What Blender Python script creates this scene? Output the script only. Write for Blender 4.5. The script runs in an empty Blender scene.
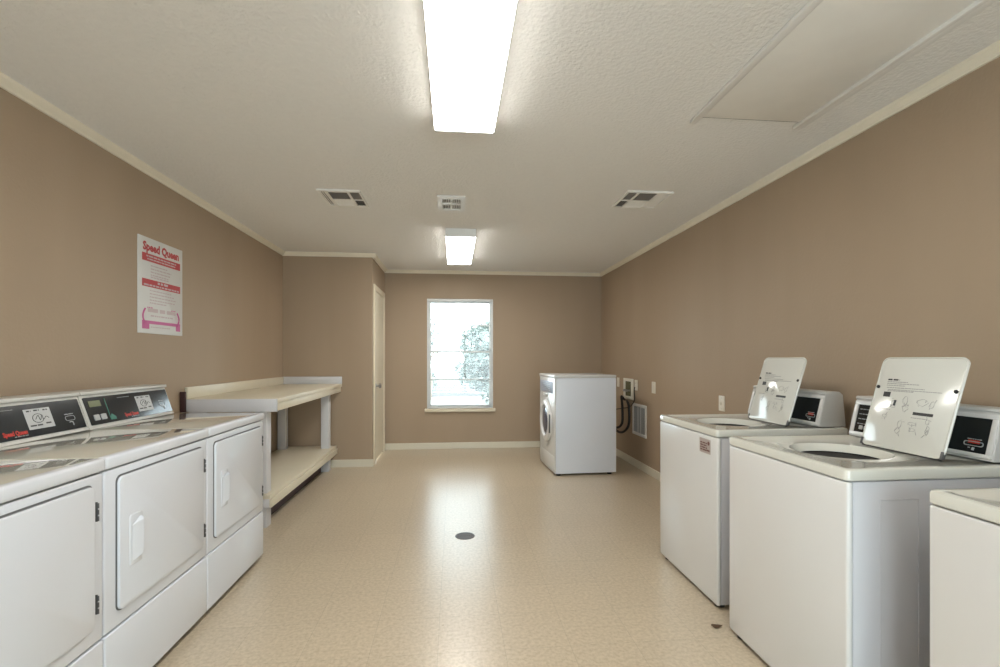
import bpy, bmesh, math, random
from mathutils import Vector, Matrix
random.seed(7)
S = bpy.context.scene
C = S.collection
PI = math.pi

# ------------------------------------------------------------ camera, world, light, exposure
cam_d = bpy.data.cameras.new('camera'); cam = bpy.data.objects.new('camera', cam_d); C.objects.link(cam)
cam.location = (0, 0, 1.24)
cam.rotation_euler = (PI/2, 0, -math.atan(46/480))
cam_d.lens = 17.28; cam_d.sensor_width = 36; cam_d.shift_y = 0.0245
cam_d.clip_start = 0.05; cam_d.clip_end = 200
S.camera = cam
S.view_settings.view_transform = 'Standard'; S.view_settings.look = 'None'
S.view_settings.gamma = 1; S.view_settings.use_curve_mapping = False
S.view_settings.exposure = 0.93

LAMP = 12.5          # emission of the ceiling light lenses
SKY = 4.3
w = bpy.data.worlds.new('world'); S.world = w; w.use_nodes = True
bg = w.node_tree.nodes['Background']
bg.inputs[0].default_value = (0.80, 0.92, 1.0, 1); bg.inputs[1].default_value = SKY

def area(name, loc, rot, sx, sy, energy=1, col=(1, 1, 1), portal=False):
    d = bpy.data.lights.new(name, 'AREA'); d.shape = 'RECTANGLE'; d.size = sx; d.size_y = sy
    d.energy = energy; d.color = col
    if portal: d.cycles.is_portal = True
    o = bpy.data.objects.new(name, d); C.objects.link(o); o.location = loc; o.rotation_euler = rot
    return o
area('window_portal', (0.085, 6.80, 1.3), (-PI/2, 0, 0), 0.92, 1.52, portal=True)
area('rear_glass_portal', (0.35, -2.16, 1.2), (PI/2, 0, 0), 2.3, 2.1, portal=True)
sun_d = bpy.data.lights.new('sun', 'SUN'); sun_d.energy = 2.5; sun_d.angle = 0.02; sun_d.color = (1, .97, .92)
sun = bpy.data.objects.new('sun', sun_d); C.objects.link(sun)
sun.rotation_euler = Vector((-0.55, 0.62, -0.75)).to_track_quat('-Z', 'Y').to_euler()   # from behind and above the roof

# ------------------------------------------------------------ materials
def mat(name, col, rough=.5, metal=0, spec=.5, noise=None, bump=None, var=0.06, emit=None, coat=0, ior=None):
    m = bpy.data.materials.new(name); m.use_nodes = True
    nt = m.node_tree; b = nt.nodes['Principled BSDF']
    b.inputs['Roughness'].default_value = rough; b.inputs['Metallic'].default_value = metal
    b.inputs['Specular IOR Level'].default_value = spec
    b.inputs['Coat Weight'].default_value = coat
    b.inputs['Coat Roughness'].default_value = .05
    tc = nt.nodes.new('ShaderNodeTexCoord')
    n = nt.nodes.new('ShaderNodeTexNoise'); n.inputs['Scale'].default_value = noise or 6; n.inputs['Detail'].default_value = 5
    nt.links.new(tc.outputs['Object'], n.inputs['Vector'])
    r = nt.nodes.new('ShaderNodeMixRGB')
    r.inputs[1].default_value = (*[c*(1-var) for c in col], 1); r.inputs[2].default_value = (*[min(1, c*(1+var)) for c in col], 1)
    nt.links.new(n.outputs['Fac'], r.inputs[0]); nt.links.new(r.outputs[0], b.inputs['Base Color'])
    if bump:
        n2 = nt.nodes.new('ShaderNodeTexNoise'); n2.inputs['Scale'].default_value = bump[0]; n2.inputs['Detail'].default_value = 4
        nt.links.new(tc.outputs['Object'], n2.inputs['Vector'])
        bp = nt.nodes.new('ShaderNodeBump'); bp.inputs['Strength'].default_value = bump[1]; bp.inputs['Distance'].default_value = bump[2]
        nt.links.new(n2.outputs['Fac'], bp.inputs['Height']); nt.links.new(bp.outputs[0], b.inputs['Normal'])
    if emit:
        b.inputs['Emission Color'].default_value = (*emit[0], 1); b.inputs['Emission Strength'].default_value = emit[1]
    return m

def wall_mat(name, col):
    m = mat(name, col, .55, bump=(60, .25, .004), spec=.3)
    nt = m.node_tree; b = nt.nodes['Principled BSDF']
    tc = nt.nodes.new('ShaderNodeTexCoord'); mp = nt.nodes.new('ShaderNodeMapping'); mp.inputs['Scale'].default_value = (1.4, 1.4, .18)
    n = nt.nodes.new('ShaderNodeTexNoise'); n.inputs['Scale'].default_value = 1.3; n.inputs['Detail'].default_value = 6
    nt.links.new(tc.outputs['Object'], mp.inputs[0]); nt.links.new(mp.outputs[0], n.inputs['Vector'])
    cr = nt.nodes.new('ShaderNodeValToRGB'); cr.color_ramp.elements[0].position = .35; cr.color_ramp.elements[1].position = .7
    cr.color_ramp.elements[0].color = (*[c*.965 for c in col], 1); cr.color_ramp.elements[1].color = (col[0]*1.035, col[1]*1.045, col[2]*1.06, 1)
    nt.links.new(n.outputs['Fac'], cr.inputs[0]); nt.links.new(cr.outputs[0], b.inputs['Base Color'])
    return m

def floor_mat():
    m = bpy.data.materials.new('vinyl_tile_floor'); m.use_nodes = True
    nt = m.node_tree; b = nt.nodes['Principled BSDF']; L = nt.links.new
    tc = nt.nodes.new('ShaderNodeTexCoord')
    mp = nt.nodes.new('ShaderNodeMapping'); mp.inputs['Location'].default_value = (0.068, -3.165+.284*20, 0)
    L(tc.outputs['Object'], mp.inputs[0])
    br = nt.nodes.new('ShaderNodeTexBrick'); br.offset = 0; br.squash = 1
    br.inputs['Scale'].default_value = 1; br.inputs['Brick Width'].default_value = .284; br.inputs['Row Height'].default_value = .284
    br.inputs['Mortar Size'].default_value = .0011; br.inputs['Mortar Smooth'].default_value = .3; br.inputs['Bias'].default_value = 0
    br.inputs['Color1'].default_value = (.53, .445, .33, 1); br.inputs['Color2'].default_value = (.55, .462, .343, 1)
    br.inputs['Mortar'].default_value = (.40, .34, .25, 1)
    L(mp.outputs[0], br.inputs['Vector'])
    n = nt.nodes.new('ShaderNodeTexNoise'); n.inputs['Scale'].default_value = 60; n.inputs['Detail'].default_value = 4; n.inputs['Roughness'].default_value = .6
    L(tc.outputs['Object'], n.inputs['Vector'])
    cr = nt.nodes.new('ShaderNodeValToRGB'); cr.color_ramp.elements[0].position = .36; cr.color_ramp.elements[1].position = .62
    cr.color_ramp.elements[0].color = (.83, .81, .77, 1); cr.color_ramp.elements[1].color = (1.04, 1.04, 1.04, 1)
    L(n.outputs['Fac'], cr.inputs[0])
    mx = nt.nodes.new('ShaderNodeMixRGB'); mx.blend_type = 'MULTIPLY'; mx.inputs[0].default_value = 1
    L(br.outputs['Color'], mx.inputs[1]); L(cr.outputs[0], mx.inputs[2])
    # scattered small dark scuffs
    v = nt.nodes.new('ShaderNodeTexNoise'); v.inputs['Scale'].default_value = 14; v.inputs['Detail'].default_value = 3; v.inputs['Roughness'].default_value = .6
    L(tc.outputs['Object'], v.inputs['Vector'])
    c2 = nt.nodes.new('ShaderNodeValToRGB'); c2.color_ramp.elements[0].position = .745; c2.color_ramp.elements[1].position = .77
    c2.color_ramp.elements[0].color = (1, 1, 1, 1); c2.color_ramp.elements[1].color = (.55, .5, .45, 1)
    L(v.outputs['Fac'], c2.inputs[0])
    m2 = nt.nodes.new('ShaderNodeMixRGB'); m2.blend_type = 'MULTIPLY'; m2.inputs[0].default_value = 1
    L(mx.outputs[0], m2.inputs[1]); L(c2.outputs[0], m2.inputs[2]); L(m2.outputs[0], b.inputs['Base Color'])
    b.inputs['Roughness'].default_value = .28; b.inputs['Specular IOR Level'].default_value = .65
    bp = nt.nodes.new('ShaderNodeBump'); bp.inputs['Strength'].default_value = .12; bp.inputs['Distance'].default_value = .002
    L(n.outputs['Fac'], bp.inputs['Height']); L(bp.outputs[0], b.inputs['Normal'])
    return m

def glass_mat(name, tint=(1, 1, 1)):
    m = bpy.data.materials.new(name); m.use_nodes = True; nt = m.node_tree
    nt.nodes.remove(nt.nodes['Principled BSDF']); out = nt.nodes['Material Output']
    t = nt.nodes.new('ShaderNodeBsdfTransparent'); t.inputs[0].default_value = (*tint, 1)
    g = nt.nodes.new('ShaderNodeBsdfGlossy'); g.inputs['Roughness'].default_value = .02
    f = nt.nodes.new('ShaderNodeFresnel'); f.inputs[0].default_value = 1.45
    x = nt.nodes.new('ShaderNodeMixShader')
    nt.links.new(f.outputs[0], x.inputs[0]); nt.links.new(t.outputs[0], x.inputs[1]); nt.links.new(g.outputs[0], x.inputs[2])
    nt.links.new(x.outputs[0], out.inputs[0])
    return m

M = dict(
    wall=wall_mat('taupe_wall_paint', (.405, .308, .215)),
    ceil=mat('textured_ceiling_paint', (.86, .845, .81), .8, bump=(60, .55, .010), noise=30, var=.03, spec=.2),
    hatch=mat('smooth_ceiling_panel', (.88, .865, .82), .6, bump=(8, .1, .004)),
    cream=mat('cream_trim_paint', (.86, .80, .66), .4),
    creamdoor=mat('cream_door_paint', (.74, .67, .53), .35),
    basebd=mat('off_white_baseboard', (.72, .68, .56), .35),
    floor=floor_mat(),
    white=mat('white_enamel', (.69, .69, .675), .25, coat=.3, var=.02, noise=2),
    dwhite=mat('glossy_top_enamel', (.57, .56, .49), .05, coat=.8, var=.02, noise=2, spec=.9),
    dryerw=mat('cool_white_enamel', (.67, .70, .745), .25, coat=.3, var=.02, noise=2),
    wtop=mat('washer_top_enamel', (.64, .64, .58), .12, coat=.5, var=.02, noise=2),
    side=mat('daylit_side_enamel', (.60, .61, .64), .35, var=.03, noise=3),  # washer sides tinted blue-grey, cool daylight painted into the colour
    lid=mat('lid_enamel', (.62, .62, .57), .16, coat=.4, var=.02),
    shell=mat('pale_plastic_housing', (.62, .61, .57), .35),
    hshell=mat('console_grey_plastic', (.55, .55, .53), .35),
    panel=mat('black_control_panel', (.012, .016, .018), .12, coat=.3),
    dpanel=mat('charcoal_control_panel', (.018, .023, .028), .12, coat=.3),
    black=mat('black_rubber', (.012, .012, .013), .5),
    dark=mat('dark_cavity', (.012, .011, .010), .9),
    gapshade=mat('dark_gap_shade', (.12, .12, .12), .8),  # dark grey standing in for the shade in gaps and vent ducts
    groove=mat('grey_seam', (.30, .30, .30), .7),
    hinge=mat('hinge_steel', (.12, .12, .12), .4, metal=.6),
    steel=mat('brushed_steel', (.45, .45, .46), .3, metal=1),
    drain=mat('dull_dark_drain_metal', (.13, .13, .135), .65),
    ventshade=mat('shaded_louvre_metal', (.34, .30, .26), .6),  # vent metal darkened: shade on the steep louvres put into the colour
    red=mat('red_print', (.45, .03, .035), .5),
    bred=mat('bright_red_lettering', (.55, .035, .02), .5),
    pink=mat('magenta_print', (.55, .12, .30), .5),
    pale=mat('pale_pink_print', (.56, .46, .47), .5),
    paper=mat('white_paper', (.70, .70, .68), .5),
    sticker=mat('silver_sticker', (.52, .53, .53), .4),
    ink=mat('black_ink', (.03, .03, .03), .5),
    gink=mat('grey_ink', (.30, .30, .29), .5),
    olive=mat('olive_display', (.10, .12, .03), .3),
    green=mat('green_badge', (.02, .19, .12), .4),
    button=mat('light_button', (.45, .46, .46), .4),
    tablep=mat('cream_bench_paint', (.72, .66, .52), .35, bump=(12, .1, .003)),
    tablew=mat('white_shaded_bench_paint', (.66, .66, .68), .45),
    maroon=mat('dark_maroon_board', (.055, .022, .022), .6),
    plate=mat('ivory_plate_plastic', (.78, .74, .64), .35),
    grille=mat('white_grille_metal', (.82, .81, .78), .4),
    blue=mat('blue_porthole_glass', (.02, .05, .12), .06, coat=.5),
    ctl=mat('blue_grey_control_panel', (.22, .25, .33), .3),
    lens=mat('glowing_lamp_lens', (.9, .9, .86), .3, emit=((1.0, .975, .93), LAMP)),
    vinyl=mat('white_window_vinyl', (.88, .89, .88), .35),
    blind=mat('white_blind_slat', (.80, .81, .80), .5),
    glass=glass_mat('window_glass', (.97, .99, .98)),
    leaf=mat('pale_leaves', (.15, .18, .165), .6, noise=4, var=.3),
    bark=mat('grey_bark', (.20, .16, .12), .8),
    conc=mat('pale_concrete', (.36, .37, .36), .8),
    asphalt=mat('grey_asphalt', (.05, .052, .055), .9),
    brown=mat('dry_leaf_brown', (.09, .05, .025), .7),
)

# ------------------------------------------------------------ mesh helpers
def merge(bm, t):
    me = bpy.data.meshes.new('tmp'); t.to_mesh(me); bm.from_mesh(me); bpy.data.meshes.remove(me); t.free()

def box(bm, x0, x1, y0, y1, z0, z1, bev=0, seg=2, mtx=None):
    t = bmesh.new(); bmesh.ops.create_cube(t, size=1)
    bmesh.ops.scale(t, vec=(x1-x0, y1-y0, z1-z0), verts=t.verts)
    bmesh.ops.translate(t, vec=((x0+x1)/2, (y0+y1)/2, (z0+z1)/2), verts=t.verts)
    if bev: bmesh.ops.bevel(t, geom=t.edges[:], offset=bev, segments=seg, affect='EDGES', profile=.5)
    if mtx: bmesh.ops.transform(t, matrix=mtx, verts=t.verts)
    merge(bm, t); return bm

def frame(o, u, v):
    """plane-local (a, b, n) -> 3D"""
    u = Vector(u).normalized(); v = Vector(v).normalized(); n = u.cross(v)
    m = Matrix((u, v, n)).transposed().to_4x4(); m.translation = Vector(o); return m

def rrect(a0, a1, b0, b1, r, n=6):
    pts = []
    for cx, cy, s in ((a1-r, b1-r, 0), (a0+r, b1-r, 1), (a0+r, b0+r, 2), (a1-r, b0+r, 3)):
        for k in range(n+1):
            t = (s + k/n)*PI/2; pts.append((cx + r*math.cos(t), cy + r*math.sin(t)))
    return pts

def dense(pts, k):
    """split the long straight sides of an outline into k pieces"""
    out = []
    for (a, b), (c, d) in zip(pts, pts[1:]+pts[:1]):
        n = k if math.hypot(c-a, d-b) > .1 else 1
        out += [(a+(c-a)*i/n, b+(d-b)*i/n) for i in range(n)]
    return out

def slab(bm, pts, h0, h1, mtx, bev=0):
    """extrude a closed outline between plane heights h0..h1, with a small rounded top"""
    t = bmesh.new(); cx = sum(p[0] for p in pts)/len(pts); cy = sum(p[1] for p in pts)/len(pts)
    def ring(h, ins):
        out = []
        for (a, b) in pts:
            d = math.hypot(a-cx, b-cy) or 1; out.append(t.verts.new((a-(a-cx)/d*ins, b-(b-cy)/d*ins, h)))
        return out
    rings = [ring(h0, 0), ring(h1-bev, 0)] + ([ring(h1-bev*.3, bev*.3), ring(h1, bev)] if bev else [])
    for r0, r1 in zip(rings, rings[1:]):
        for i in range(len(pts)):
            j = (i+1) % len(pts); t.faces.new((r0[i], r0[j], r1[j], r1[i]))
    t.faces.new(rings[-1]); t.faces.new(rings[0][::-1])
    bmesh.ops.recalc_face_normals(t, faces=t.faces); bmesh.ops.transform(t, matrix=mtx, verts=t.verts); merge(bm, t); return bm

def prism(bm, prof, y0, y1, bev=0):
    """profile in x,z extruded along y"""
    t = bmesh.new()
    A = [t.verts.new((x, y0, z)) for x, z in prof]; B = [t.verts.new((x, y1, z)) for x, z in prof]
    n = len(prof)
    for i in range(n): t.faces.new((A[i], A[(i+1) % n], B[(i+1) % n], B[i]))
    t.faces.new(A[::-1]); t.faces.new(B); bmesh.ops.recalc_face_normals(t, faces=t.faces)
    if bev: bmesh.ops.bevel(t, geom=t.edges[:], offset=bev, segments=2, affect='EDGES', profile=.5)
    merge(bm, t); return bm

def lathe(bm, prof, mtx, n=40):
    """profile (radius, height) revolved round the plane normal of mtx"""
    t = bmesh.new(); rings = []
    for r, h in prof:
        rings.append([t.verts.new((max(r, 1e-5)*math.cos(2*PI*k/n), max(r, 1e-5)*math.sin(2*PI*k/n), h)) for k in range(n)])
    for a, b in zip(rings, rings[1:]):
        for k in range(n): t.faces.new((a[k], a[(k+1) % n], b[(k+1) % n], b[k]))
    if prof[0][0] > 0.0001: t.faces.new(rings[0][::-1])
    if prof[-1][0] > 0.0001: t.faces.new(rings[-1])
    bmesh.ops.remove_doubles(t, verts=t.verts, dist=1e-4)
    bmesh.ops.recalc_face_normals(t, faces=t.faces); bmesh.ops.transform(t, matrix=mtx, verts=t.verts); merge(bm, t); return bm

def tube(bm, pts, r, n=10, closed=False):
    P = [Vector(p) for p in pts]; N = len(P); t = bmesh.new(); rings = []
    up = Vector((.13, .2, 1)).normalized()
    for i, p in enumerate(P):
        d = (P[(i+1) % N if closed else min(i+1, N-1)] - P[i-1 if (closed or i) else 0]).normalized()
        a = d.cross(up).normalized(); b = a.cross(d).normalized(); rr = r[i] if isinstance(r, (list, tuple)) else r
        rings.append([t.verts.new(p + (a*math.cos(2*PI*k/n) + b*math.sin(2*PI*k/n))*rr) for k in range(n)])
    for i in range(N if closed else N-1):
        A = rings[i]; B = rings[(i+1) % N]
        for k in range(n): t.faces.new((A[k], A[(k+1) % n], B[(k+1) % n], B[k]))
    if not closed: t.faces.new(rings[0][::-1]); t.faces.new(rings[-1])
    bmesh.ops.recalc_face_normals(t, faces=t.faces); merge(bm, t); return bm

def smooth_path(P, k=8):
    P = [Vector(p) for p in P]; out = []
    for i in range(len(P)-1):
        p0, p1, p2, p3 = P[max(i-1, 0)], P[i], P[i+1], P[min(i+2, len(P)-1)]
        for s in range(k):
            t = s/k
            out.append(.5*((2*p1)+(p2-p0)*t+(2*p0-5*p1+4*p2-p3)*t*t+(3*p1-p0-3*p2+p3)*t**3))
    out.append(P[-1]); return out

def text(bm, s, size, a, b, mtx, align='LEFT', bold=0.0, sx=1.0, depth=.0004):
    cu = bpy.data.curves.new('t', 'FONT'); cu.body = s; cu.size = size; cu.align_x = align; cu.offset = bold; cu.extrude = depth; cu.resolution_u = 2
    o = bpy.data.objects.new('t', cu); C.objects.link(o)
    dg = bpy.context.evaluated_depsgraph_get()
    me = bpy.data.meshes.new_from_object(o.evaluated_get(dg))
    t = bmesh.new(); t.from_mesh(me); bpy.data.meshes.remove(me); bpy.data.objects.remove(o); bpy.data.curves.remove(cu)
    bmesh.ops.scale(t, vec=(sx, 1, 1), verts=t.verts); bmesh.ops.translate(t, vec=(a, b, 0), verts=t.verts)
    bmesh.ops.transform(t, matrix=mtx, verts=t.verts); merge(bm, t); return bm

def strokes(bm, a0, a1, b, h, mtx, rnd, n=.0006):
    """a line of print too small to read: short word-length bars"""
    a = a0
    while a < a1:
        wd = min(rnd.uniform(1.5, 5)*h, a1-a)
        box(bm, a, a+wd, b, b+h, 0, n, mtx=mtx); a += wd + h*.8
    return bm

def obj(name, bm, m, parent=None, smooth=True, label=None):
    me = bpy.data.meshes.new(name); bm.to_mesh(me); bm.free()
    me.materials.append(M[m] if isinstance(m, str) else m)
    if smooth:
        for p in me.polygons: p.use_smooth = True
        try: me.set_sharp_from_angle(angle=math.radians(35))
        except Exception: pass
    o = bpy.data.objects.new(name, me); C.objects.link(o)
    if parent: o.parent = parent
    if label: o['label'] = label
    return o

def thing(name, label, cat, loc=(0, 0, 0), rz=0, group=None):
    o = bpy.data.objects.new(name, None); C.objects.link(o); o.location = loc; o.rotation_euler = (0, 0, rz)
    o.empty_display_size = .1
    return tag(o, label, cat, group)

def tag(o, label, cat, group=None):
    o['label'] = label; o['category'] = cat
    if group: o['group'] = group
    return o

def struct(name, bm, m, smooth=False, label=None):
    o = obj(name, bm, m, smooth=smooth); o['kind'] = 'structure'
    if label: o['label'] = label
    return o

def dup(root, loc, label):
    r = root.copy(); C.objects.link(r); r.location = loc; r['label'] = label
    def rec(src, dst):
        for ch in list(src.children):
            c = ch.copy(); C.objects.link(c); c.parent = dst; rec(ch, c)
    rec(root, r); return r

B = bmesh.new

# ------------------------------------------------------------ room shell
XL, XR, YB, YC, YR, H = -1.915, 2.07, 6.60, 5.60, -2.10, 2.43
XC = -.93; T = .12
struct('floor', box(B(), XL-T, XR+T, YR-T, YB+T, -.12, 0), 'floor', label='beige speckled vinyl tile floor')
struct('ceiling', box(B(), XL-T, XR+T, YR-T, YB+T, H, H+.12), 'ceil', label='white textured ceiling')
struct('wall_left', box(B(), XL-T, XL, YR, YC, 0, H), 'wall')
struct('wall_right', box(B(), XR, XR+T, YR, YB, 0, H), 'wall')
WX0, WX1, WZ0, WZ1 = -.366, .536, .55, 2.05
bm = B()
box(bm, XC-T, WX0, YB, YB+T, 0, H); box(bm, WX1, XR+T, YB, YB+T, 0, H)
box(bm, WX0, WX1, YB, YB+T, 0, WZ0); box(bm, WX0, WX1, YB, YB+T, WZ1, H)
struct('wall_back', bm, 'wall')
struct('wall_closet_front', box(B(), XL-T, XC, YC, YC+.10, 0, H), 'wall')
DY0, DY1, DZ = 5.735, 6.46, 2.045
bm = B()
box(bm, XC-.10, XC, YC+.10, DY0, 0, H); box(bm, XC-.10, XC, DY1, YB, 0, H); box(bm, XC-.10, XC, DY0, DY1, DZ, H)
struct('wall_closet_side', bm, 'wall')
# rear wall behind the camera with a wide glazed opening
bm = B()
GX0, GX1, GZ1 = -.80, 1.50, 2.15
box(bm, XL-T, GX0, YR-T, YR, 0, H); box(bm, GX1, XR+T, YR-T, YR, 0, H); box(bm, GX0, GX1, YR-T, YR, GZ1, H)
struct('wall_rear', bm, 'wall')
bm = B()
for x in (GX0, (GX0+GX1)/2-.03, GX1-.06): box(bm, x, x+.06, YR-.09, YR-.03, 0, GZ1, .004)
box(bm, GX0+.06, GX1-.06, YR-.088, YR-.032, .0, .10, .003); box(bm, GX0+.06, GX1-.06, YR-.088, YR-.032, GZ1-.06, GZ1, .003)
d = struct('door_2', bm, 'vinyl')
g = obj('glass_pane', box(B(), GX0+.05, GX1-.05, YR-.062, YR-.058, .09, GZ1-.05), 'glass', d, smooth=False)

# closet door
bm = B(); box(bm, XC-.034, XC+.004, DY0+.010, DY1-.010, .022, DZ-.010, .003)
door = struct('door_1', bm, 'creamdoor', label='cream flush closet door')
km = frame((XC+.004, DY0+.075, .91), (0, 1, 0), (0, 0, 1))
obj('door_knob', lathe(B(), [(.030, 0), (.030, .006), (.013, .010), (.012, .030), (.026, .040), (.030, .054), (.022, .066), (0, .069)], km, 24), 'steel', door)
bm = B()
box(bm, XC-.003, XC+.016, DY0-.055, DY0+.006, 0, DZ+.055, .004); box(bm, XC-.003, XC+.016, DY1-.006, DY1+.055, 0, DZ+.055, .004)
box(bm, XC-.003, XC+.016, DY0+.006, DY1-.006, DZ-.006, DZ+.055, .004)
struct('trim_1', bm, 'creamdoor')

# crown mouldings: small quarter profile
def crown(name, p, q, nrm):
    p = Vector(p); q = Vector(q); n = Vector(nrm); t = B()
    prof = [(0, 0), (.040, 0), (.036, -.012), (.016, -.030), (.012, -.042), (0, -.042)]
    A = [t.verts.new(p + n*a + Vector((0, 0, b))) for a, b in prof]; Bv = [t.verts.new(q + n*a + Vector((0, 0, b))) for a, b in prof]
    k = len(prof)
    for i in range(k): t.faces.new((A[i], A[(i+1) % k], Bv[(i+1) % k], Bv[i]))
    t.faces.new(A[::-1]); t.faces.new(Bv); bmesh.ops.recalc_face_normals(t, faces=t.faces)
    struct(name, t, 'cream')
crown('trim_2', (XL, YR, H), (XL, YC, H), (1, 0, 0))
crown('trim_3', (XL, YC, H), (XC+.04, YC, H), (0, -1, 0))
crown('trim_4', (XC, YC-.0, H), (XC, YB, H), (1, 0, 0))
crown('trim_5', (XC, YB, H), (XR, YB, H), (0, -1, 0))
crown('trim_6', (XR, YR, H), (XR, YB, H), (-1, 0, 0))
# baseboards
def base(name, x0, x1, y0, y1):
    bm = B(); box(bm, x0, x1, y0, y1, 0, .085, .004)
    struct(name, bm, 'basebd')
base('baseboard_left', XL, XL+.014, YR, YC)
base('baseboard_closet', XL+.014, XC+.014, YC-.014, YC)
base('baseboard_back', XC, XR-.014, YB-.014, YB)
base('baseboard_right', XR-.014, XR, YR, YB)
base('baseboard_closet_side', XC, XC+.014, DY1+.056, YB-.014)

# window
bm = B(); y0, y1 = YB+.010, YB+.075
fr = .030
box(bm, WX0, WX0+fr, y0, y1, WZ0, WZ1, .003); box(bm, WX1-fr, WX1, y0, y1, WZ0, WZ1, .003)
box(bm, WX0+fr, WX1-fr, y0, y1, WZ1-fr, WZ1, .003); box(bm, WX0+fr, WX1-fr, y0, y1, WZ0, WZ0+fr, .003)
win = struct('window_1', bm, 'vinyl', label='white single-hung window')
def sash(z0, z1, y, mz):
    bm = B(); x0, x1 = WX0+fr, WX1-fr; s = .022
    box(bm, x0, x0+s, y, y+.022, z0, z1, .002); box(bm, x1-s, x1, y, y+.022, z0, z1, .002)
    box(bm, x0+s, x1-s, y, y+.022, z0, z0+s, .002); box(bm, x0+s, x1-s, y, y+.022, z1-s*1.2, z1, .002)
    f = obj('sash', bm, 'vinyl', win)
    obj('muntin', box(B(), x0+s, x1-s, y+.003, y+.019, mz-.009, mz+.009, .001), 'vinyl', f)
    obj('pane', box(B(), x0+s*.6, x1-s*.6, y+.009, y+.013, z0+s*.6, z1-s*.6), 'glass', f, smooth=False)
sash(1.317, WZ1-fr, y0+.036, 1.691); sash(WZ0+fr, 1.340, y0+.010, .946)
obj('sill', box(B(), WX0-.03, WX1+.03, YB-.035, YB+.008, WZ0-.045, WZ0, .004), 'creamdoor', win)
bm = B()
box(bm, WX0-.004, WX0+.001, YB, YB+T, WZ0, WZ1); box(bm, WX1-.001, WX1+.004, YB, YB+T, WZ0, WZ1)
# open horizontal blind inside the frame
bl = thing('window_blind', 'open white horizontal slat blind hanging in the back window', 'blind', ((WX0+WX1)/2, YB-.004, WZ0))
bm.free()
hw = (WX1-WX0)/2-.012
obj('head_rail', box(B(), -hw, hw, -.016, .012, WZ1-WZ0-.034, WZ1-WZ0-.004, .003), 'blind', bl)
bm = B(); k = 0; z = .028
while z < WZ1-WZ0-.045:
    mt = Matrix.Translation((0, -.002, z)) @ Matrix.Rotation(math.radians(6), 4, 'X')
    box(bm, -hw, hw, -.0085, .0085, -.0005, .0005, mtx=mt); z += .021
obj('slats', bm, 'blind', bl, smooth=False)
obj('bottom_rail', box(B(), -hw, hw, -.012, .008, .004, .018, .003), 'blind', bl)
for s in (-.30, .30):
    obj('cord', tube(B(), [(s, -.013, .016), (s, -.013, WZ1-WZ0-.03)], .0012, 6), 'blind', bl)

# ------------------------------------------------------------ outside
struct('ground', box(B(), -30, 30, YB+T+.01, 60, -.35, -.12), 'conc', label='pale paved yard outside')
struct('road', box(B(), -30, 30, 17, 24, -.119, -.10), 'asphalt', label='grey road beyond the yard')
struct('lawn', box(B(), -30, 30, 24.1, 60, -.119, -.08), 'leaf')
def tree(name, label, x, y, h, r, trunk, seed, n=1500, squash=1.0):
    rnd = random.Random(seed); t = thing(name, label, 'tree' if trunk > .6 else 'bush', (x, y, -.12))
    pts = [Vector((0, 0, 0)), Vector((.03, .02, trunk*.5)), Vector((-.02, 0, trunk)), Vector((.05, .04, h*.75))]
    bm = tube(B(), pts, [.10, .085, .07, .02], 8)
    for k in range(6):
        a = k*1.05; zz = trunk + (h-trunk)*.12*k*.6
        tube(bm, [(0, 0, zz*.9), (r*.35*math.cos(a), r*.35*math.sin(a), zz+.25), (r*.7*math.cos(a), r*.7*math.sin(a), zz+.55)], [.04, .025, .01], 6)
    obj('trunk', bm, 'bark', t)
    bm = B(); cz = (trunk+h)/2; hz = (h-trunk)/2*1.05
    lobes = [(rnd.uniform(-.45, .45)*r, rnd.uniform(-.45, .45)*r, cz+rnd.uniform(-.55, .55)*hz, rnd.uniform(.45, .7)) for _ in range(9)]
    for _ in range(n):
        lx, ly, lz, lr = rnd.choice(lobes)
        v = Vector((rnd.gauss(0, 1), rnd.gauss(0, 1), rnd.gauss(0, 1))).normalized()*rnd.uniform(.55, 1)**.5
        p = Vector((lx+v.x*r*lr, ly+v.y*r*lr, lz+v.z*hz*lr*squash)); s = rnd.uniform(.05, .10)*(1+r*.15)
        if p.z < .05: p.z = .05+rnd.random()*.1
        a = Vector((rnd.gauss(0, 1), rnd.gauss(0, 1), rnd.gauss(0, 1))).normalized(); b = a.orthogonal().normalized()
        b = (Matrix.Rotation(rnd.uniform(0, 6.28), 3, a) @ b); c2 = a.cross(b)
        vs = [bm.verts.new(p + b*s*q[0] + c2*s*q[1]) for q in ((-1, 0), (0, -.45), (1, 0), (0, .45))]
        bm.faces.new(vs)
    obj('foliage', bm, 'leaf', t, smooth=False)
tree('tree', 'full round leafy tree seen through the right of the window', 1.50, 12.5, 2.15, 1.75, .2, 3, 8000)
tree('tree', 'slender small tree seen through the left edge of the window', -.80, 15.5, 2.6, .40, 1.3, 5, 160)
tree('shrub', 'low leafy shrub at the lower left outside the window', -1.1, 16.2, 1.0, .8, .1, 9, 900)

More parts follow.
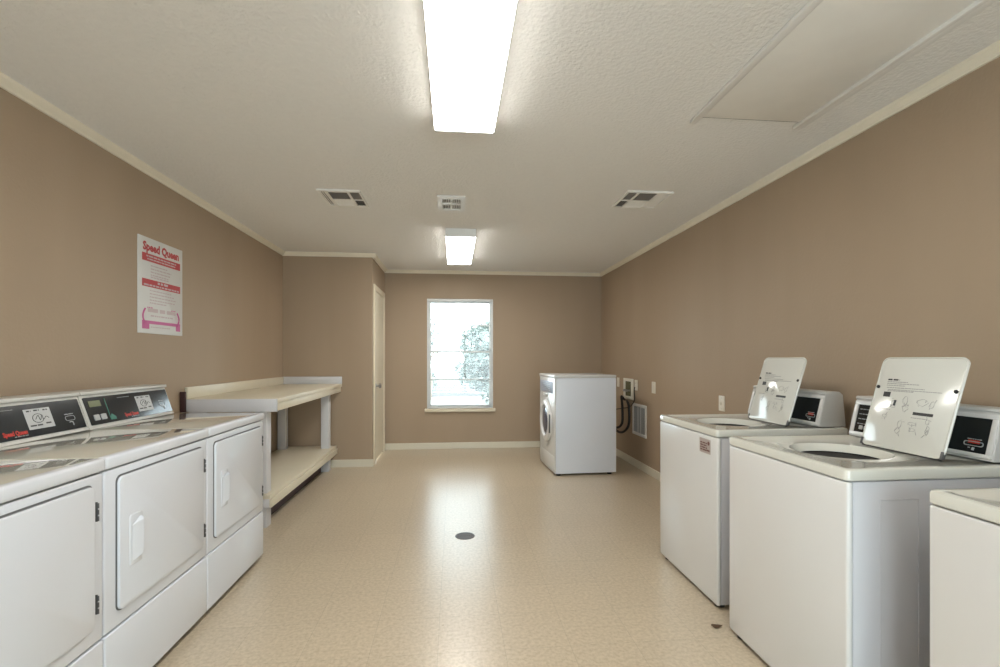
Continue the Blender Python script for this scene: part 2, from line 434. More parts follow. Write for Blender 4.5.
# ------------------------------------------------------------ ceiling fixtures
def ceiling_light(label, x0, x1, y0, y1):
    cx, cy = (x0+x1)/2, (y0+y1)/2
    t = thing('ceiling_light', label, 'ceiling light', (cx, cy, H), 0, 'fluorescent ceiling lights')
    hx, hy = (x1-x0)/2, (y1-y0)/2
    bm = B(); box(bm, -hx, hx, -hy+.0135, hy-.0135, -.066, -.0005, .003)
    obj('housing', bm, 'vinyl', t)
    obj('lens', box(B(), -hx+.0005, hx-.0005, -hy+.0138, hy-.0138, -.074, -.0665, .003), 'lens', t, label='glowing white lens')
    for s in (-1, 1):
        a, b = sorted((s*hy, s*(hy-.013)))
        e = B(); slab(e, [(p[0], p[1]) for p in ((-hx-.002, -.001), (-hx-.002, -.068), (-hx+.007, -.077), (hx-.007, -.077), (hx+.002, -.068), (hx+.002, -.001))], 0, b-a, frame((0, b, 0), (1, 0, 0), (0, 0, 1)))
        obj('end_cap', e, 'vinyl', t)
    return t
ceiling_light('large near fluorescent wrap light glowing over the aisle, cut by the frame top', -.095, .197, 1.10, 2.38)
ceiling_light('small far fluorescent wrap light glowing near the window wall', -.075, .200, 4.42, 5.74)
ceiling_light('added rear fluorescent wrap light, unseen behind the viewpoint', -.095, .205, -1.30, -.02)  # unseen fixture added for extra light from behind the camera

def vent(label, cx, cy, w, l, cells, m='hatch', thk=.012):
    """cells: (a0,a1,b0,b1,tilt,axis) in 0..1 of the face"""
    t = thing('ceiling_vent', label, 'ceiling vent', (cx, cy, H), 0, 'ceiling vents')
    hx, hy = w/2, l/2
    fx = [-hx + c*w for c in (0, 1)]
    bm = B(); rects = [(-hx+w*a0, -hx+w*a1, -hy+l*b0, -hy+l*b1) for a0, a1, b0, b1, *_ in cells]
    xs = sorted({-hx, hx, *[v for r in rects for v in r[:2]]}); ys = sorted({-hy, hy, *[v for r in rects for v in r[2:]]})
    for xa, xb in zip(xs, xs[1:]):
        for ya, yb in zip(ys, ys[1:]):
            mx, my = (xa+xb)/2, (ya+yb)/2
            if not any(r[0] < mx < r[1] and r[2] < my < r[3] for r in rects): box(bm, xa, xb, ya, yb, -thk, -.0005)
    bmesh.ops.remove_doubles(bm, verts=bm.verts, dist=1e-5)
    obj('frame', bm, m, t, smooth=False)
    obj('duct', box(B(), -hx+.01, hx-.01, -hy+.01, hy-.01, -.0018, -.0004), 'gapshade', t, smooth=False)
    for r, c in zip(rects, cells):
        bm = B(); tilt, ax = c[4], c[5]
        if ax == 'x':      # slats run along x, stacked in y
            k = int((r[3]-r[2])/.013)
            for i in range(k):
                yy = r[2]+(i+.5)*(r[3]-r[2])/k
                box(bm, r[0], r[1], -.0055, .0055, -.0006, .0006, mtx=Matrix.Translation((0, yy, -thk*.55)) @ Matrix.Rotation(tilt, 4, 'X'))
        else:
            k = int((r[1]-r[0])/.013)
            for i in range(k):
                xx = r[0]+(i+.5)*(r[1]-r[0])/k
                box(bm, -.0055, .0055, r[2], r[3], -.0006, .0006, mtx=Matrix.Translation((xx, 0, -thk*.55)) @ Matrix.Rotation(tilt, 4, 'Y'))
        obj('louvre', bm, m if abs(tilt) < .9 else 'ventshade', t, smooth=False)
    return t
s = 1.05
vent('square ceiling vent over the left side, nearest the bench', -.815, 3.66, .30, .36,
     [(.24, .68, .08, .50, s, 'x'), (.74, .96, .06, .50, s, 'x'), (.74, .96, .56, .94, s, 'y'), (.24, .68, .56, .92, -.3, 'x'), (.04, .18, .06, .94, .3, 'y')])
vent('square ceiling vent over the right side beside the hatch', 1.40, 3.48, .34, .36,
     [(.04, .22, .06, .48, s, 'x'), (.04, .22, .54, .96, -s, 'y'), (.28, .66, .06, .50, s, 'x'), (.28, .66, .56, .94, -.3, 'x'), (.72, .96, .06, .94, .3, 'y')])
vent('small white ceiling grille in the middle of the ceiling', -.020, 3.70, .205, .34,
     [(.17, .49, .16, .46, .8, 'y'), (.53, .85, .16, .46, .8, 'y'), (.17, .49, .56, .88, .8, 'y'), (.53, .85, .56, .88, .8, 'y')], 'grille')

# attic hatch
t = thing('attic_hatch', 'long smooth attic access panel framed by two white mouldings in the ceiling', 'ceiling hatch', (1.47, 1.60, H))
obj('panel', box(B(), -.262, .255, -.70, .655, -.006, -.0008, .001), 'hatch', t)
bm = B(); box(bm, -.262, .255, .655, .665, -.002, -.0006)
obj('gap', bm, 'gapshade', t)
bm = B(); box(bm, -.295, -.262, -.72, .705, -.018, -.0005, .004); obj('moulding', bm, 'grille', t)
bm = B(); box(bm, .255, .275, -.72, .705, -.020, -.0005, .004); box(bm, .275, .315, -.72, .705, -.012, -.0005, .004); obj('moulding', bm, 'grille', t)

# ------------------------------------------------------------ dryers (front faces +x)
DW = .678
def make_dryer():
    t = thing('dryer', '', 'dryer', (-1.17, 0, 0), 0, 'front loading dryers on the left')
    W = DW
    bm = B(); box(bm, -.68, -.022, .004, W-.004, .035, .859, .004)
    obj('body', bm, 'dryerw', t)
    obj('toe_kick', box(B(), -.66, -.05, .02, W-.02, .0, .034), 'black', t)
    F = frame((0, 0, 0), (0, 1, 0), (0, 0, 1))
    obj('front_panel', box(B(), -.0215, 0, .003, W-.003, .303, .857, .006, 3), 'dryerw', t)
    obj('lower_panel', box(B(), -.0215, .002, .003, W-.003, .034, .297, .006, 3), 'dryerw', t)
    bm = B(); box(bm, -.70, .008, .001, W-.001, .862, .905, .010, 3)
    obj('top_panel', bm, 'dwhite', t)
    # front lip of the top, its lit look put into a lighter colour
    obj('front_lip', box(B(), -.030, .0095, .0012, W-.0012, .8622, .9056, .010, 3), 'dryerw', t)
    # door
    a0, a1, b0, b1 = .060, .624, .358, .825
    d = obj('door', slab(B(), rrect(a0, a1, b0, b1, .022), .0015, .013, F, .004), 'dryerw', t)
    obj('gap_shade', slab(B(), rrect(a0-.004, a1+.002, b0-.004, b1+.006, .024), .0003, .0035, F), 'gapshade', d)  # dark plate painting the shaded gap round the door
    # recessed pull: raised frame with a sloping scoop
    h = B(); slab(h, rrect(.108, .176, .492, .676, .008), .012, .016, F, .002)
    obj('handle', h, 'dryerw', d)
    hm = B(); tt = bmesh.new()
    v = [tt.verts.new(q) for q in ((.0162, .118, .505), (.0162, .118, .640), (.0162, .166, .520), (.0162, .166, .662), (.034, .158, .528), (.034, .158, .655), (.034, .150, .524), (.034, .150, .650))]
    for f in ((0, 1, 7, 6), (6, 7, 5, 4), (4, 5, 3, 2), (0, 6, 4, 2), (1, 3, 5, 7), (0, 2, 3, 1)): tt.faces.new([v[i] for i in f])
    bmesh.ops.recalc_face_normals(tt, faces=tt.faces); bmesh.ops.bevel(tt, geom=tt.edges[:], offset=.002, segments=2, affect='EDGES'); merge(hm, tt)
    obj('grip', hm, 'dryerw', d)
    for z in (.705, .402):
        bm = B(); box(bm, .002, .011, W-.045, W-.041, z, z+.064, .001)
        for k in range(3): tube(bm, [(.013, W-.043, z+.002+k*.021), (.013, W-.043, z+.018+k*.021)], .0028, 8)
        obj('hinge', bm, 'hinge', d)
    # console
    prof = [(-.518, .9055), (-.522, .915), (-.572, 1.062), (-.560, 1.066), (-.562, 1.080), (-.690, 1.080), (-.695, .9055)]
    c = obj('console', prism(B(), prof, .003, W-.003, .002), 'shell', t)
    u = Vector((0, 1, 0)); v = Vector((-.050, 0, .147)).normalized(); K = frame(Vector((-.5205, 0, .912)), u, v)   # slanted face: b 0..0.155
    pl = B(); slab(pl, rrect(.018, W-.016, .010, .146, .004), .0, .004, K)
    obj('control_panel', pl, 'dpanel', c)
    k2 = K @ Matrix.Translation((0, 0, .0042))
    e = obj('display', slab(B(), rrect(.040, .115, .098, .128, .003), 0, .0015, k2), 'olive', c)
    for bx in (.045, .090):
        obj('button', slab(B(), rrect(bx, bx+.032, .030, .058, .004), 0, .005, k2, .001), 'button', c)
    g = B(); slab(g, [(.150, .022), (.188, .022), (.188, .036), (.165, .052), (.150, .036)], 0, .0012, k2); box(g, .148, .151, .022, .134, 0, .001, mtx=k2)
    obj('badge', g, 'green', c)
    obj('lettering', text(B(), 'Speed Queen', .026, .256, .026, k2, 'LEFT', .0010, .74), 'bred', c, smooth=False)
    st = obj('sticker', slab(B(), rrect(.372, .498, .038, .124, .002), 0, .0008, k2), 'sticker', c)
    k3 = k2 @ Matrix.Translation((0, 0, .0010)); rnd = random.Random(4); bm = B()
    for yy, a, b in ((.112, .384, .405), (.113, .418, .444), (.112, .462, .484), (.050, .382, .440), (.054, .458, .484)): strokes(bm, a, b, yy, .006, k3, rnd)
    ring = [(.428+.026*math.cos(q*.5), .082+.019*math.sin(q*.5), .0004) for q in range(1, 13)]
    tube(bm, [k3 @ Vector(p) for p in ring], .0013, 6)
    tube(bm, [k3 @ Vector(p) for p in smooth_path([(.415, .078, 0), (.432, .094, 0), (.436, .072, 0), (.450, .094, 0), (.452, .074, 0), (.468, .086, 0), (.480, .078, 0)], 4)], .0013, 6)
    obj('print', bm, 'ink', st, smooth=False)
    bm = B(); rnd = random.Random(8)
    strokes(bm, .30, .36, .018, .004, k2, rnd); strokes(bm, .24, .33, .128, .003, k2, rnd)
    obj('small_print', bm, 'gink', c, smooth=False)
    # coin or card slot outline
    pts = rrect(.560, .612, .052, .072, .009, 4); bm = B()
    tube(bm, [k2 @ Vector((a, b, .001)) for a, b in pts], .0012, 6, closed=True)
    tube(bm, [k2 @ Vector(p) for p in smooth_path([(.575, .044, .001), (.592, .044, .001), (.594, .028, .001)], 4)], .0022, 6)
    strokes(bm, .562, .610, .079, .004, k2, random.Random(2))
    obj('card_slot', bm, 'button', c, smooth=False)
    return t
dr = make_dryer()
ys = [2.408, 1.730, 1.052]
dr.location = (-1.17, ys[0], 0); dr['label'] = 'farthest white dryer on the left, next to the work bench'
dup(dr, (-1.17, ys[1], 0), 'middle white dryer on the left, its whole door and handle in view')
dup(dr, (-1.17, ys[2], 0), 'nearest white dryer on the left, cut off by the frame edge')

# ------------------------------------------------------------ top-load washers (front faces -x)
WW = .662
def rect_loop(x0, x1, y0, y1, r, n=10):
    p = rrect(x0, x1, y0, y1, r, n); return p
def make_washer():
    t = thing('washing_machine', '', 'washing machine', (1.285, 0, 0), 0, 'top loading washers on the right')
    W = WW; D = .70
    obj('body', box(B(), .0235, D, .006, W-.006, .022, .846, .004), 'side', t)
    obj('front_panel', box(B(), 0, .023, .002, W-.002, .020, .8465, .009, 3), 'white', t)
    bm = B(); P = frame((0, .0062, 0), (1, 0, 0), (0, 0, 1))
    # pressed side panel: thin raised border ridges
    for x in (.115, .250): box(bm, x, x+.0035, .0035, .0062, .10, .785, .001)
    box(bm, .115, .2535, .0035, .0062, .785, .7885, .001)
    obj('side_pressing', bm, 'side', t)
    for fx in (.04, D-.06):
        for fy in (.05, W-.05): obj('foot', lathe(B(), [(.024, 0), (.024, .010), (.012, .012), (.012, .0235)], Matrix.Translation((fx, fy, 0)), 16), 'black', t)
    # top with rim, recessed deck and a round opening that slopes to the basket
    cx, cy, R = .255, .330, .168
    N = 88
    tt = bmesh.new(); loops = []
    def rr(ins, z, rad):
        pts = []
        base_pts = dense(rrect(-.004+ins, D+.0-ins, .0+ins, W-ins, rad, 6), 14)
        return [tt.verts.new((a, b, z)) for a, b in base_pts]
    for ins, z, rad in ((.004, .849, .016), (0, .853, .018), (0, .878, .018), (.003, .8835, .017), (.009, .886, .015), (.030, .886, .02), (.040, .880, .02)): loops.append(rr(ins, z, rad))
    angs = [math.atan2(v.co.y-cy, v.co.x-cx) for v in loops[-1]]
    for r, z in ((R, .880), (R-.004, .877), (R-.014, .864), (R-.024, .852)):
        loops.append([tt.verts.new((cx+r*math.cos(a), cy+r*math.sin(a), z)) for a in angs])
    for A, Bv in zip(loops, loops[1:]):
        n = len(A)
        for i in range(n): tt.faces.new((A[i], A[(i+1) % n], Bv[(i+1) % n], Bv[i]))
    bmesh.ops.recalc_face_normals(tt, faces=tt.faces)
    # make sure the deck faces up
    f = max(tt.faces, key=lambda q: q.calc_area() if abs(q.normal.z) > .9 else 0)
    if f.normal.z < 0: bmesh.ops.reverse_faces(tt, faces=tt.faces)
    obj('top_panel', tt, 'wtop', t)
    bm = B(); lathe(bm, [(R-.0245, .8475), (R-.0245, .8515), (R-.030, .8505), (R-.040, .81), (R-.035, .62), (.05, .60), (.04, .66), (0, .67)], Matrix.Translation((cx, cy, 0)), 48)
    obj('basket', bm, 'dark', t)
    # lid, open and leaning on the console
    hx, y0, y1 = .435, .098, .430
    lean = math.radians(17)
    v = Vector((math.sin(lean), 0, math.cos(lean)))
    K = frame((hx, 0, .8865), (0, -1, 0), v)        # normal faces the room (-x)
    L = .370
    l = obj('lid', slab(B(), rrect(-y1, -y0, .004, L, .024), -.010, .0, K, .003), 'lid', t)
    # rolled edge
    pts = rrect(-y1+.001, -y0-.001, .005, L-.001, .024)
    obj('lid_rim', tube(B(), [K @ Vector((a, b, -.003)) for a, b in pts], .0045, 8, closed=True), 'lid', l)
    bm = B(); box(bm, -y1+.006, -y0-.006, -.002, .004, -.008, -.002, mtx=K); obj('hinge_line', bm, 'black', l)
    bm = B()
    for a in (-y1+.012, -y0-.012): lathe(bm, [(.007, 0), (.007, .004), (.004, .006), (0, .006)], K @ Matrix.Translation((a, L*.665, .0005)), 14)
    obj('bumper', bm, 'black', l)
    for a in (-y1+.003, -y0-.003): obj('hinge', box(B(), a-.005, a+.005, .002, .030, -.010, .003, .002, mtx=K), 'hinge', l)
    K2 = K @ Matrix.Translation((0, 0, .0004)); w = y1-y0; rnd = random.Random(11)
    U = lambda u: -y1 + u*w
    Vv = lambda q: L*(1-q)
    bm = B(); strokes(bm, U(.14), U(.29), Vv(.255), .006, K2, rnd)
    box(bm, U(.13), U(.22), Vv(.44), Vv(.385), 0, .0006, mtx=K2)
    box(bm, U(.56), U(.79), Vv(.605), Vv(.575), 0, .0006, mtx=K2)
    tube(bm, [K2 @ Vector((U(.305), Vv(.53), .0005)), K2 @ Vector((U(.31), Vv(.47), .0005))], .004, 6)
    obj('warning_print', bm, 'ink', l, smooth=False)
    bm = B()
    for q, a, b in ((.275, .14, .40), (.295, .14, .54), (.315, .14, .38), (.340, .15, .62), (.362, .17, .82), (.375, .17, .5), (.58, .10, .27), (.64, .55, .74)):
        strokes(bm, U(a), U(b), Vv(q), .0028, K2, rnd)
    def drawing(u, q, sw, sh):
        n = 9; pts = []
        for k in range(n): pts.append(K2 @ Vector((U(u)+sw*math.cos(k*2*PI/n)*rnd.uniform(.5, 1), Vv(q)+sh*math.sin(k*2*PI/n)*rnd.uniform(.5, 1), .0004)))
        tube(bm, pts, .0007, 5, closed=True)
        for _ in range(3):
            p = Vector((U(u)+rnd.uniform(-sw, sw), Vv(q)+rnd.uniform(-sh, sh), .0004)); d = Vector((rnd.uniform(-.01, .01), rnd.uniform(-.012, .012), 0))
            tube(bm, [K2 @ p, K2 @ (p+d)], .0008, 5)
    for u, q, sw, sh in ((.29, .51, .018, .022), (.43, .47, .014, .022), (.45, .55, .014, .014), (.64, .47, .024, .016), (.75, .49, .012, .016), (.22, .65, .012, .012),
                         (.44, .72, .012, .02), (.43, .79, .012, .014), (.58, .70, .018, .008), (.60, .76, .018, .008), (.75, .66, .010, .012), (.77, .74, .009, .022)): drawing(u, q, sw, sh)
    obj('instruction_print', bm, 'gink', l, smooth=False)
    # control console
    c0, c1 = .050, .645
    prof = [(.570, .8865), (.612, 1.055), (.606, 1.062), (.614, 1.068), (.700, 1.068), (.735, .8865)]
    prof = [(.572, .8865), (.574, .895), (.612, 1.050), (.606, 1.056), (.612, 1.066), (.690, 1.066), (.708, 1.05), (.724, .8865)]
    c = obj('console', prism(B(), prof, c0, c1, .003), 'hshell', t)
    vv = Vector((.038, 0, .155)).normalized(); K = frame(Vector((.574, 0, .892)), (0, -1, 0), vv)     # a = -y, b up the slope 0..0.16
    bz = B()
    for a, b, e, g2 in ((-c1+.004, -c0-.004, .002, .016), (-c1+.004, -c0-.004, .140, .156), (-c1+.004, -c1+.024, .016, .140), (-c0-.024, -c0-.004, .016, .140)):
        box(bz, a, b, e, g2, -.002, .006, .0015, mtx=K)
    obj('bezel', bz, 'white', c)
    obj('control_panel', slab(B(), rrect(-c1+.023, -c0-.023, .015, .141, .002), -.001, .002, K), 'panel', c)
    K3 = K @ Matrix.Translation((0, 0, .0024))
    pts = rrect(-.150, -.088, .040, .054, .006, 4); bm = B()
    tube(bm, [K3 @ Vector((a, b, .001)) for a, b in pts], .0016, 6, closed=True)
    strokes(bm, -.142, -.095, .062, .003, K3, rnd); tube(bm, [K3 @ Vector((-.116, .034, .001)), K3 @ Vector((-.118, .024, .001))], .004, 6); tube(bm, [K3 @ Vector((-.134, .032, .001)), K3 @ Vector((-.128, .032, .001))], .0022, 6)
    obj('card_slot', bm, 'button', c, smooth=False)
    obj('slot_label', box(B(), -.138, -.100, .048, .060, 0, .0010, mtx=K3), 'bred', c)
    bm = B()
    for k in range(4): strokes(bm, -c1+.035, -c1+.085, .118-.022*k, .004, K3, rnd)
    obj('cycle_print', bm, 'gink', c, smooth=False)
    for k in range(2): obj('button', slab(B(), rrect(-c1+.050+k*.026, -c1+.068+k*.026, .028, .046, .004), 0, .004, K3, .001), 'button', c)
    return t
wm = make_washer()
wa_label = 'white top-load washer with open lid and a small brown sticker, farthest of the right-hand row'
wm.location = (1.238, 1.404, 0); wm['label'] = 'white top-load washer with open lid and bare front, second from the far end'
wA = dup(wm, (1.285, 2.240, 0), wa_label)
dup(wm, (1.276, .522, 0), 'nearest white washer at the lower right, cut off by the frame edge')
# sticker on the far washer's front, near its top corner
K = frame((-.0003, 0, 0), (0, -1, 0), (0, 0, 1))
stk = obj('sticker', slab(B(), rrect(-.170, -.062, .752, .826, .002), 0, .0008, K), mat('faded_brown_sticker', (.42, .36, .33), .5), wA, label='small faded brown and red sticker')
rnd = random.Random(3); bm = B(); K2 = K @ Matrix.Translation((0, 0, .001))
for q in range(4): strokes(bm, -.160, -.095, .800-.012*q, .007, K2, rnd)
lathe(bm, [(.010, 0), (.010, .0006)], K2 @ Matrix.Translation((-.080, .806, 0)), 14); strokes(bm, -.100, -.070, .765, .008, K2, rnd)
obj('print', bm, mat('brown_print', (.15, .06, .05), .5), stk, smooth=False)

# ------------------------------------------------------------ front-load machine by the right wall (front faces -x)
def front_loader():
    t = thing('front_load_washer', 'white front-loading machine standing alone by the far right wall', 'washing machine', (1.052, 4.945, 0), math.radians(2.5))
    W, D = .715, .672
    obj('cabinet', box(B(), .012, D, .002, W-.002,   .022, 1.0275, .008, 3), mat('daylit_white_enamel', (.76, .80, .87), .3, noise=2, var=.02), t)  # cool daylight on the cabinet sides put into its bluish colour
    obj('front_panel', box(B(), 0, .0118, .004, W-.004, .025, 1.0275, .004), 'white', t)
    obj('top_panel', box(B(), -.006, D, 0, W, 1.028, 1.060, .008, 3), 'white', t)
    bm = B(); 
    for fx in (.05, D-.06):
        for fy in (.05, W-.05): obj('foot', lathe(B(), [(.024, 0), (.024, .010), (.013, .012), (.013, .023)], Matrix.Translation((fx, fy, 0)), 16), 'black', t)
    K = frame((-.0005, 0, 0), (0, -1, 0), (0, 0, 1))
    c = obj('control_panel', slab(B(), rrect(-.66, -.10, .862, .985, .006), 0, .006, K, .001), 'ctl', t)
    rnd = random.Random(5); bm = B()
    for q in range(5): strokes(bm, -.60, -.20, .965-.02*q, .005, K @ Matrix.Translation((0, 0, .0065)), rnd)
    obj('print', bm, 'button', c, smooth=False)
    obj('dispenser_pull', slab(B(), rrect(-.50, -.32, .815, .845, .008), 0, .010, K, .003), 'shell', t)
    Kd = K @ Matrix.Translation((-W/2+.0, .545, 0))
    d = obj('door', lathe(B(), [(.235, 0), (.238, .014), (.228, .028), (.205, .036), (.175, .035), (.165, .026), (.160, .012)], Kd, 56), 'white', t, label='round white door ring')
    obj('porthole', lathe(B(), [(.166, .010), (.160, .016), (.130, .024), (.08, .029), (0, .031)], Kd, 48), 'blue', d)
    obj('handle', box(B(), -.044, -.030, .085, .105, .44, .64, .004), 'hinge', d)
    obj('kick_plate', box(B(), -.003, .0, .03, W-.03, .04, .20, .001), 'white', t)
front_loader()

# ------------------------------------------------------------ work bench
def bench():
    t = thing('work_bench', 'cream painted folding bench with lower shelf against the left wall', 'bench', (0, 0, 0))
    y0, y1, xw, xf = 3.59, YC-.016, XL+.002, -1.262
    tp = .948
    obj('tabletop', box(B(), xw, xf, y0, y1, tp-.032, tp, .004), 'tablep', t)
    obj('apron', box(B(), xw+.0, xf-.012, y0+.002, y1, tp-.092, tp-.0325, .003), 'tablep', t)
    obj('shaded_end', box(B(), xw, xf-.001, y0-.010, y0-.0005, tp-.094, tp-.001, .002), 'tablew', t)  # near end of the cream bench, bluish daylight shading painted in as grey-white
    obj('backsplash', box(B(), xw, xw+.018, y0+.035, y1-.0185, tp+.0005, tp+.082, .002), 'tablep', t)
    obj('backsplash', box(B(), xw, xf, y1-.018, y1, tp+.0005, tp+.082, .002), 'tablew', t)
    for x0 in (-1.442, xw+.017):
        for ya in (y0+.055, y1-.20):
            obj('leg', box(B(), x0, x0+.082, ya, ya+.088, 0, tp-.0925, .003), 'tablew', t)
    obj('shelf', box(B(), xw+.016, -1.320, y0+.012, y1-.016, .222, .252, .003), 'tablep', t)
    obj('shelf_rail', box(B(), -1.3265, -1.309, y0+.015, y1-.016, .160, .2215, .003), 'tablep', t)
    obj('shelf_rail', box(B(), xw+.016, -1.327, y0+.015, y0+.030, .160, .2215, .003), 'tablew', t)
    obj('kick_board', box(B(), -1.452, -1.436, y0+.17, y1-.22, 0, .2215), 'maroon', t, label='dark maroon kick board')
    obj('end_block', box(B(), xw, xw+.035, y0-.030, y0-.0105, tp-.09, tp+.055, .002), 'maroon', t, label='dark maroon end block')
    return t
bench()

# ------------------------------------------------------------ wall sign (faces +x)
t = thing('wall_sign', 'white laundry notice with red bands hanging on the left wall', 'sign', (XL, 3.110, 1.395))
K = frame((.001, 0, 0), (0, 1, 0), (0, 0, 1)); SW, SH = .475, .600
obj('board', slab(B(), rrect(0, SW, 0, SH, .004), 0, .006, K, .001), 'paper', t)
K2 = K @ Matrix.Translation((0, 0, .0064)); rnd = random.Random(1)
obj('title', text(B(), 'Speed Queen', .072, SW/2, .520, K2, 'CENTER', .0030, .98), 'red', t, smooth=False)
b1 = obj('band', box(B(), .035, SW-.030, .452, .500, 0, .0008, mtx=K2), 'red', t)
K3 = K2 @ Matrix.Translation((0, 0, .0009)); bm = B()
strokes(bm, .075, .395, .480, .009, K3, rnd); strokes(bm, .085, .385, .463, .008, K3, rnd); obj('band_print', bm, 'pale', b1, smooth=False)
b2 = obj('band', box(B(), .035, SW-.030, .292, .340, 0, .0008, mtx=K2), 'red', t)
bm = B(); strokes(bm, .19, .30, .319, .014, K3, rnd); strokes(bm, .05, .43, .299, .010, K3, rnd); obj('band_print', bm, 'pale', b2, smooth=False)
bm = B()
for z in (.425, .405, .385, .366, .352): strokes(bm, .12, .31+rnd.uniform(-.05, .03), z, .008, K2, rnd)
for z in (.268, .248, .228, .208, .19): strokes(bm, .11, .38+rnd.uniform(-.1, .02), z, .007, K2, rnd)
strokes(bm, .09, .39, .135, .024, K2, rnd); strokes(bm, .12, .36, .108, .009, K2, rnd); strokes(bm, .12, .33, .038, .006, K2, rnd)
obj('small_print', bm, 'pale', t, smooth=False)
bm = B()
tube(bm, [K2 @ Vector((.075-.035*math.sin(q*PI/10), .165-.0115*q+.0, .0005)) for q in range(1, 10)], .0055, 6)
tube(bm, [K2 @ Vector((.395+.035*math.sin(q*PI/10), .165-.0115*q, .0005)) for q in range(1, 10)], .0055, 6)
strokes(bm, .085, .14, .160, .006, K2, rnd); strokes(bm, .34, .39, .160, .006, K2, rnd)
box(bm, .035, SW-.030, .060, .080, 0, .0008, mtx=K2); box(bm, .035, .105, .028, .060, 0, .0008, mtx=K2); box(bm, SW-.080, SW-.030, .028, .060, 0, .0008, mtx=K2)
obj('emblem', bm, 'pink', t, smooth=False)

# ------------------------------------------------------------ right wall fittings (face -x)
def plate(name, label, cat, yc, zc, w, h, kind, group=None):
    t = thing(name, label, cat, (XR, yc, zc), 0, group)
    K = frame((-.0006, 0, 0), (0, -1, 0), (0, 0, 1))
    obj('plate', slab(B(), rrect(-w/2, w/2, -h/2, h/2, .004), 0, .006, K, .002), 'plate', t)
    if kind == 'outlet':
        for dz in (-.022, .022):
            s = obj('socket', slab(B(), rrect(-.016, .016, dz-.014, dz+.014, .008), .0062, .0085, K), 'plate', t)
            bm = B()
            for a in (-.006, .006): box(bm, a-.0012, a+.0012, dz-.004, dz+.006, .0086, .0089, mtx=K)
            obj('slots', bm, 'ink', s, smooth=False)
    elif kind == 'switch':
        obj('toggle', box(B(), -.005, .005, -.010, .010, .0062, .016, .002, mtx=K), 'plate', t)
    bm = B()
    for dz in (-h*.36, h*.36) if kind != 'outlet' else (0,): lathe(bm, [(.003, .0062), (.003, .0072), (0, .0074)], K @ Matrix.Translation((0, dz, 0)), 10)
    obj('screw', bm, 'steel', t)
    return t
plate('wall_plate', 'narrow ivory blank plate right beside the lone far machine', 'wall plate', 5.90, .935, .075, .115, 'blank', 'ivory wall plates')
plate('electrical_outlet', 'ivory outlet beside the recessed supply box with a cord in it', 'outlet', 5.297, .930, .080, .120, 'outlet', 'ivory wall plates')
plate('wall_plate', 'ivory blank plate above and nearer than the wall grille', 'wall plate', 4.816, .932, .085, .120, 'blank', 'ivory wall plates')
plate('light_switch', 'ivory switch plate just above the farthest top-load washer', 'switch', 3.540, .888, .078, .118, 'switch', 'ivory wall plates')

# supply box: ivory frame round a recessed dark well with valves
t = thing('supply_box', 'ivory washer supply box with dark recess on the right wall', 'supply box', (XR, 5.53, .875))
K = frame((-.0006, 0, 0), (0, -1, 0), (0, 0, 1)); bm = B(); w, h, f = .150, .122, .034
box(bm, -w, w, h-f, h, 0, .016, .003, mtx=K); box(bm, -w, w, -h, -h+f, 0, .016, .003, mtx=K); box(bm, -w, -w+f*1.3, -h+f, h-f, 0, .016, .003, mtx=K); box(bm, w-f*1.5, w, -h+f, h-f, 0, .016, .003, mtx=K)
obj('frame', bm, 'plate', t)
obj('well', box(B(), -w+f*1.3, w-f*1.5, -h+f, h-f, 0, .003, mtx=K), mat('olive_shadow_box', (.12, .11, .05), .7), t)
for a in (-.055, .035):
    bm = B(); lathe(bm, [(.010, 0), (.010, .030), (.016, .032), (.016, .045), (0, .047)], K @ Matrix.Translation((a, -.02, .003)), 14); box(bm, a-.018, a+.018, -.004, .004, .050, .056, .002, mtx=K @ Matrix.Translation((0, -.02, -.002)))
    obj('valve', bm, 'steel', t)
# hoses and cord
def hose(name, label, pts, r, cat='hose', grp='black loops behind the lone machine'):
    o = obj(name, tube(B(), smooth_path(pts, 8), r, 10), 'black'); return tag(o, label, cat, grp)
hose('supply_hose', 'thick black hose in the widest loop hanging beside the lone machine', [(2.035, 5.52, .738), (2.01, 5.42, .73), (1.995, 5.34, .69), (1.990, 5.31, .58), (1.985, 5.33, .46), (1.97, 5.44, .38), (1.955, 5.58, .36), (1.935, 5.70, .41), (1.925, 5.76, .52)], .014)
hose('drain_hose', 'black hose in the inner loop hanging beside the lone machine', [(2.035, 5.58, .738), (2.0, 5.57, .775), (1.965, 5.50, .78), (1.945, 5.42, .72), (1.94, 5.39, .60), (1.935, 5.40, .48), (1.91, 5.50, .42), (1.86, 5.60, .46), (1.78, 5.62, .54)], .014)
hose('power_cord', 'thin black cord plugged into the outlet by the supply box', [(2.050, 5.30, .908), (2.046, 5.305, .86), (2.055, 5.315, .78), (2.058, 5.36, .725), (2.060, 5.50, .66), (2.060, 5.75, .62), (2.060, 6.00, .58)], .006, 'cord')

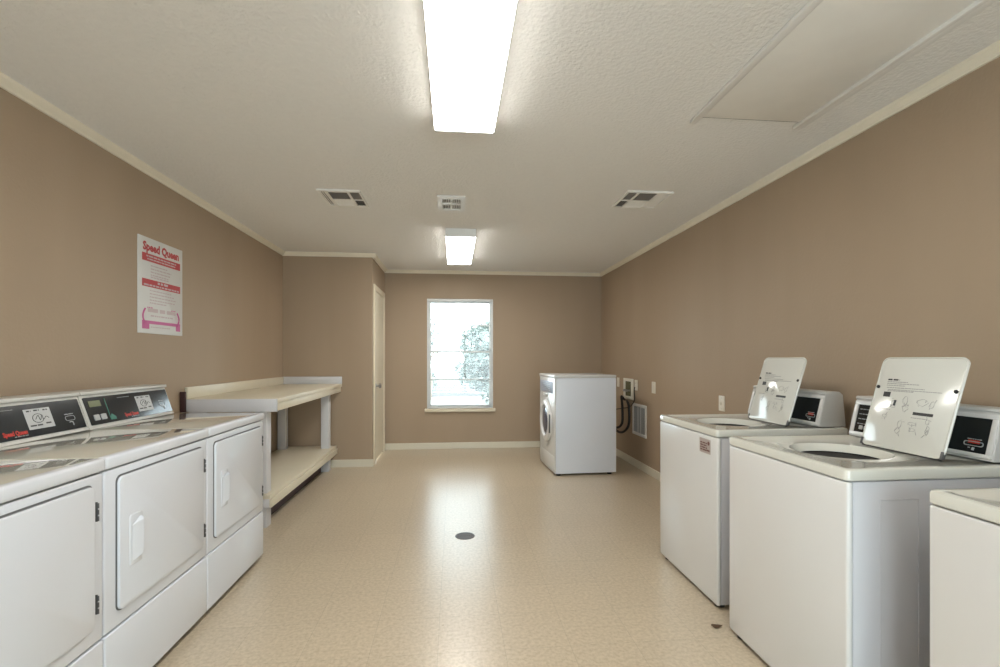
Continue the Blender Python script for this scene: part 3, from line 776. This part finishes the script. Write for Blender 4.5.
# return air grille
t = thing('wall_grille', 'white return air grille low on the right wall', 'grille', (XR, 5.20, .545))
w, h, f = .200, .178, .034; bm = B()
box(bm, -w, w, h-f, h, 0, .010, .003, mtx=K); box(bm, -w, w, -h, -h+f, 0, .010, .003, mtx=K); box(bm, -w, -w+f, -h+f, h-f, 0, .010, .003, mtx=K); box(bm, w-f, w, -h+f, h-f, 0, .010, .003, mtx=K)
obj('frame', bm, 'grille', t)
obj('duct', box(B(), -w+f, w-f, -h+f, h-f, 0, .0015, mtx=K), 'gapshade', t, smooth=False)
bm = B(); n = 16
for i in range(n):
    a = -w+f+(i+.5)*(2*w-2*f)/n
    box(bm, -.006, .006, -h+f, h-f, -.0007, .0007, mtx=K @ Matrix.Translation((a, 0, .0062)) @ Matrix.Rotation(math.radians(-38), 4, 'Y'))
for a in (-.035, .045): box(bm, a-.004, a+.004, -h+f, h-f, .002, .0095, mtx=K)
obj('louvre', bm, 'grille', t, smooth=False)

# outlet on the closet side wall near the back corner
t = thing('electrical_outlet', 'small ivory outlet low on the closet wall at the back corner', 'outlet', (XC, 6.555, .37), 0)
K = frame((.0006, 0, 0), (0, 1, 0), (0, 0, 1))
obj('plate', slab(B(), rrect(-.034, .034, -.056, .056, .004), 0, .006, K, .002), 'plate', t)
for dz in (-.022, .022): obj('socket', slab(B(), rrect(-.015, .015, dz-.013, dz+.013, .007), .0062, .0085, K), 'plate', t)

# floor drain
t = thing('floor_drain', 'round dark metal drain grate in the middle of the floor', 'drain', (.076, 3.352, 0))
obj('rim', lathe(B(), [(.068, .0003), (.067, .0025), (.056, .0028), (.055, .0010)], Matrix.Identity(4), 40), 'drain', t)
obj('well', lathe(B(), [(.056, .0003), (.056, .0008), (0, .0008)], Matrix.Identity(4), 32), 'dark', t)
bm = B()
for i in range(-4, 5):
    x = i*.0125; hy = math.sqrt(max(.055**2-x*x, 0))
    box(bm, x-.0035, x+.0035, -hy, hy, .0009, .0024)
box(bm, -.055, .055, -.003, .003, .0009, .0026)
obj('grate', bm, 'drain', t, smooth=False)

# bit of debris beside the washers
bm = B(); rnd = random.Random(6); tt = bmesh.new()
vs = []
for k in range(9):
    a = k*2*PI/9; r = .020*rnd.uniform(.6, 1.2); vs.append(tt.verts.new((r*math.cos(a)*1.5, r*math.sin(a), .001+rnd.uniform(0, .006))))
c0 = tt.verts.new((0, 0, .009)); c1 = tt.verts.new((0, 0, .0008))
for k in range(9): tt.faces.new((vs[k], vs[(k+1) % 9], c0)); tt.faces.new((vs[(k+1) % 9], vs[k], c1))
merge(bm, tt); o = obj('dry_leaf', bm, 'brown'); o.location = (1.205, 2.11, 0); tag(o, 'small brown dry leaf on the floor between two washers', 'leaf')
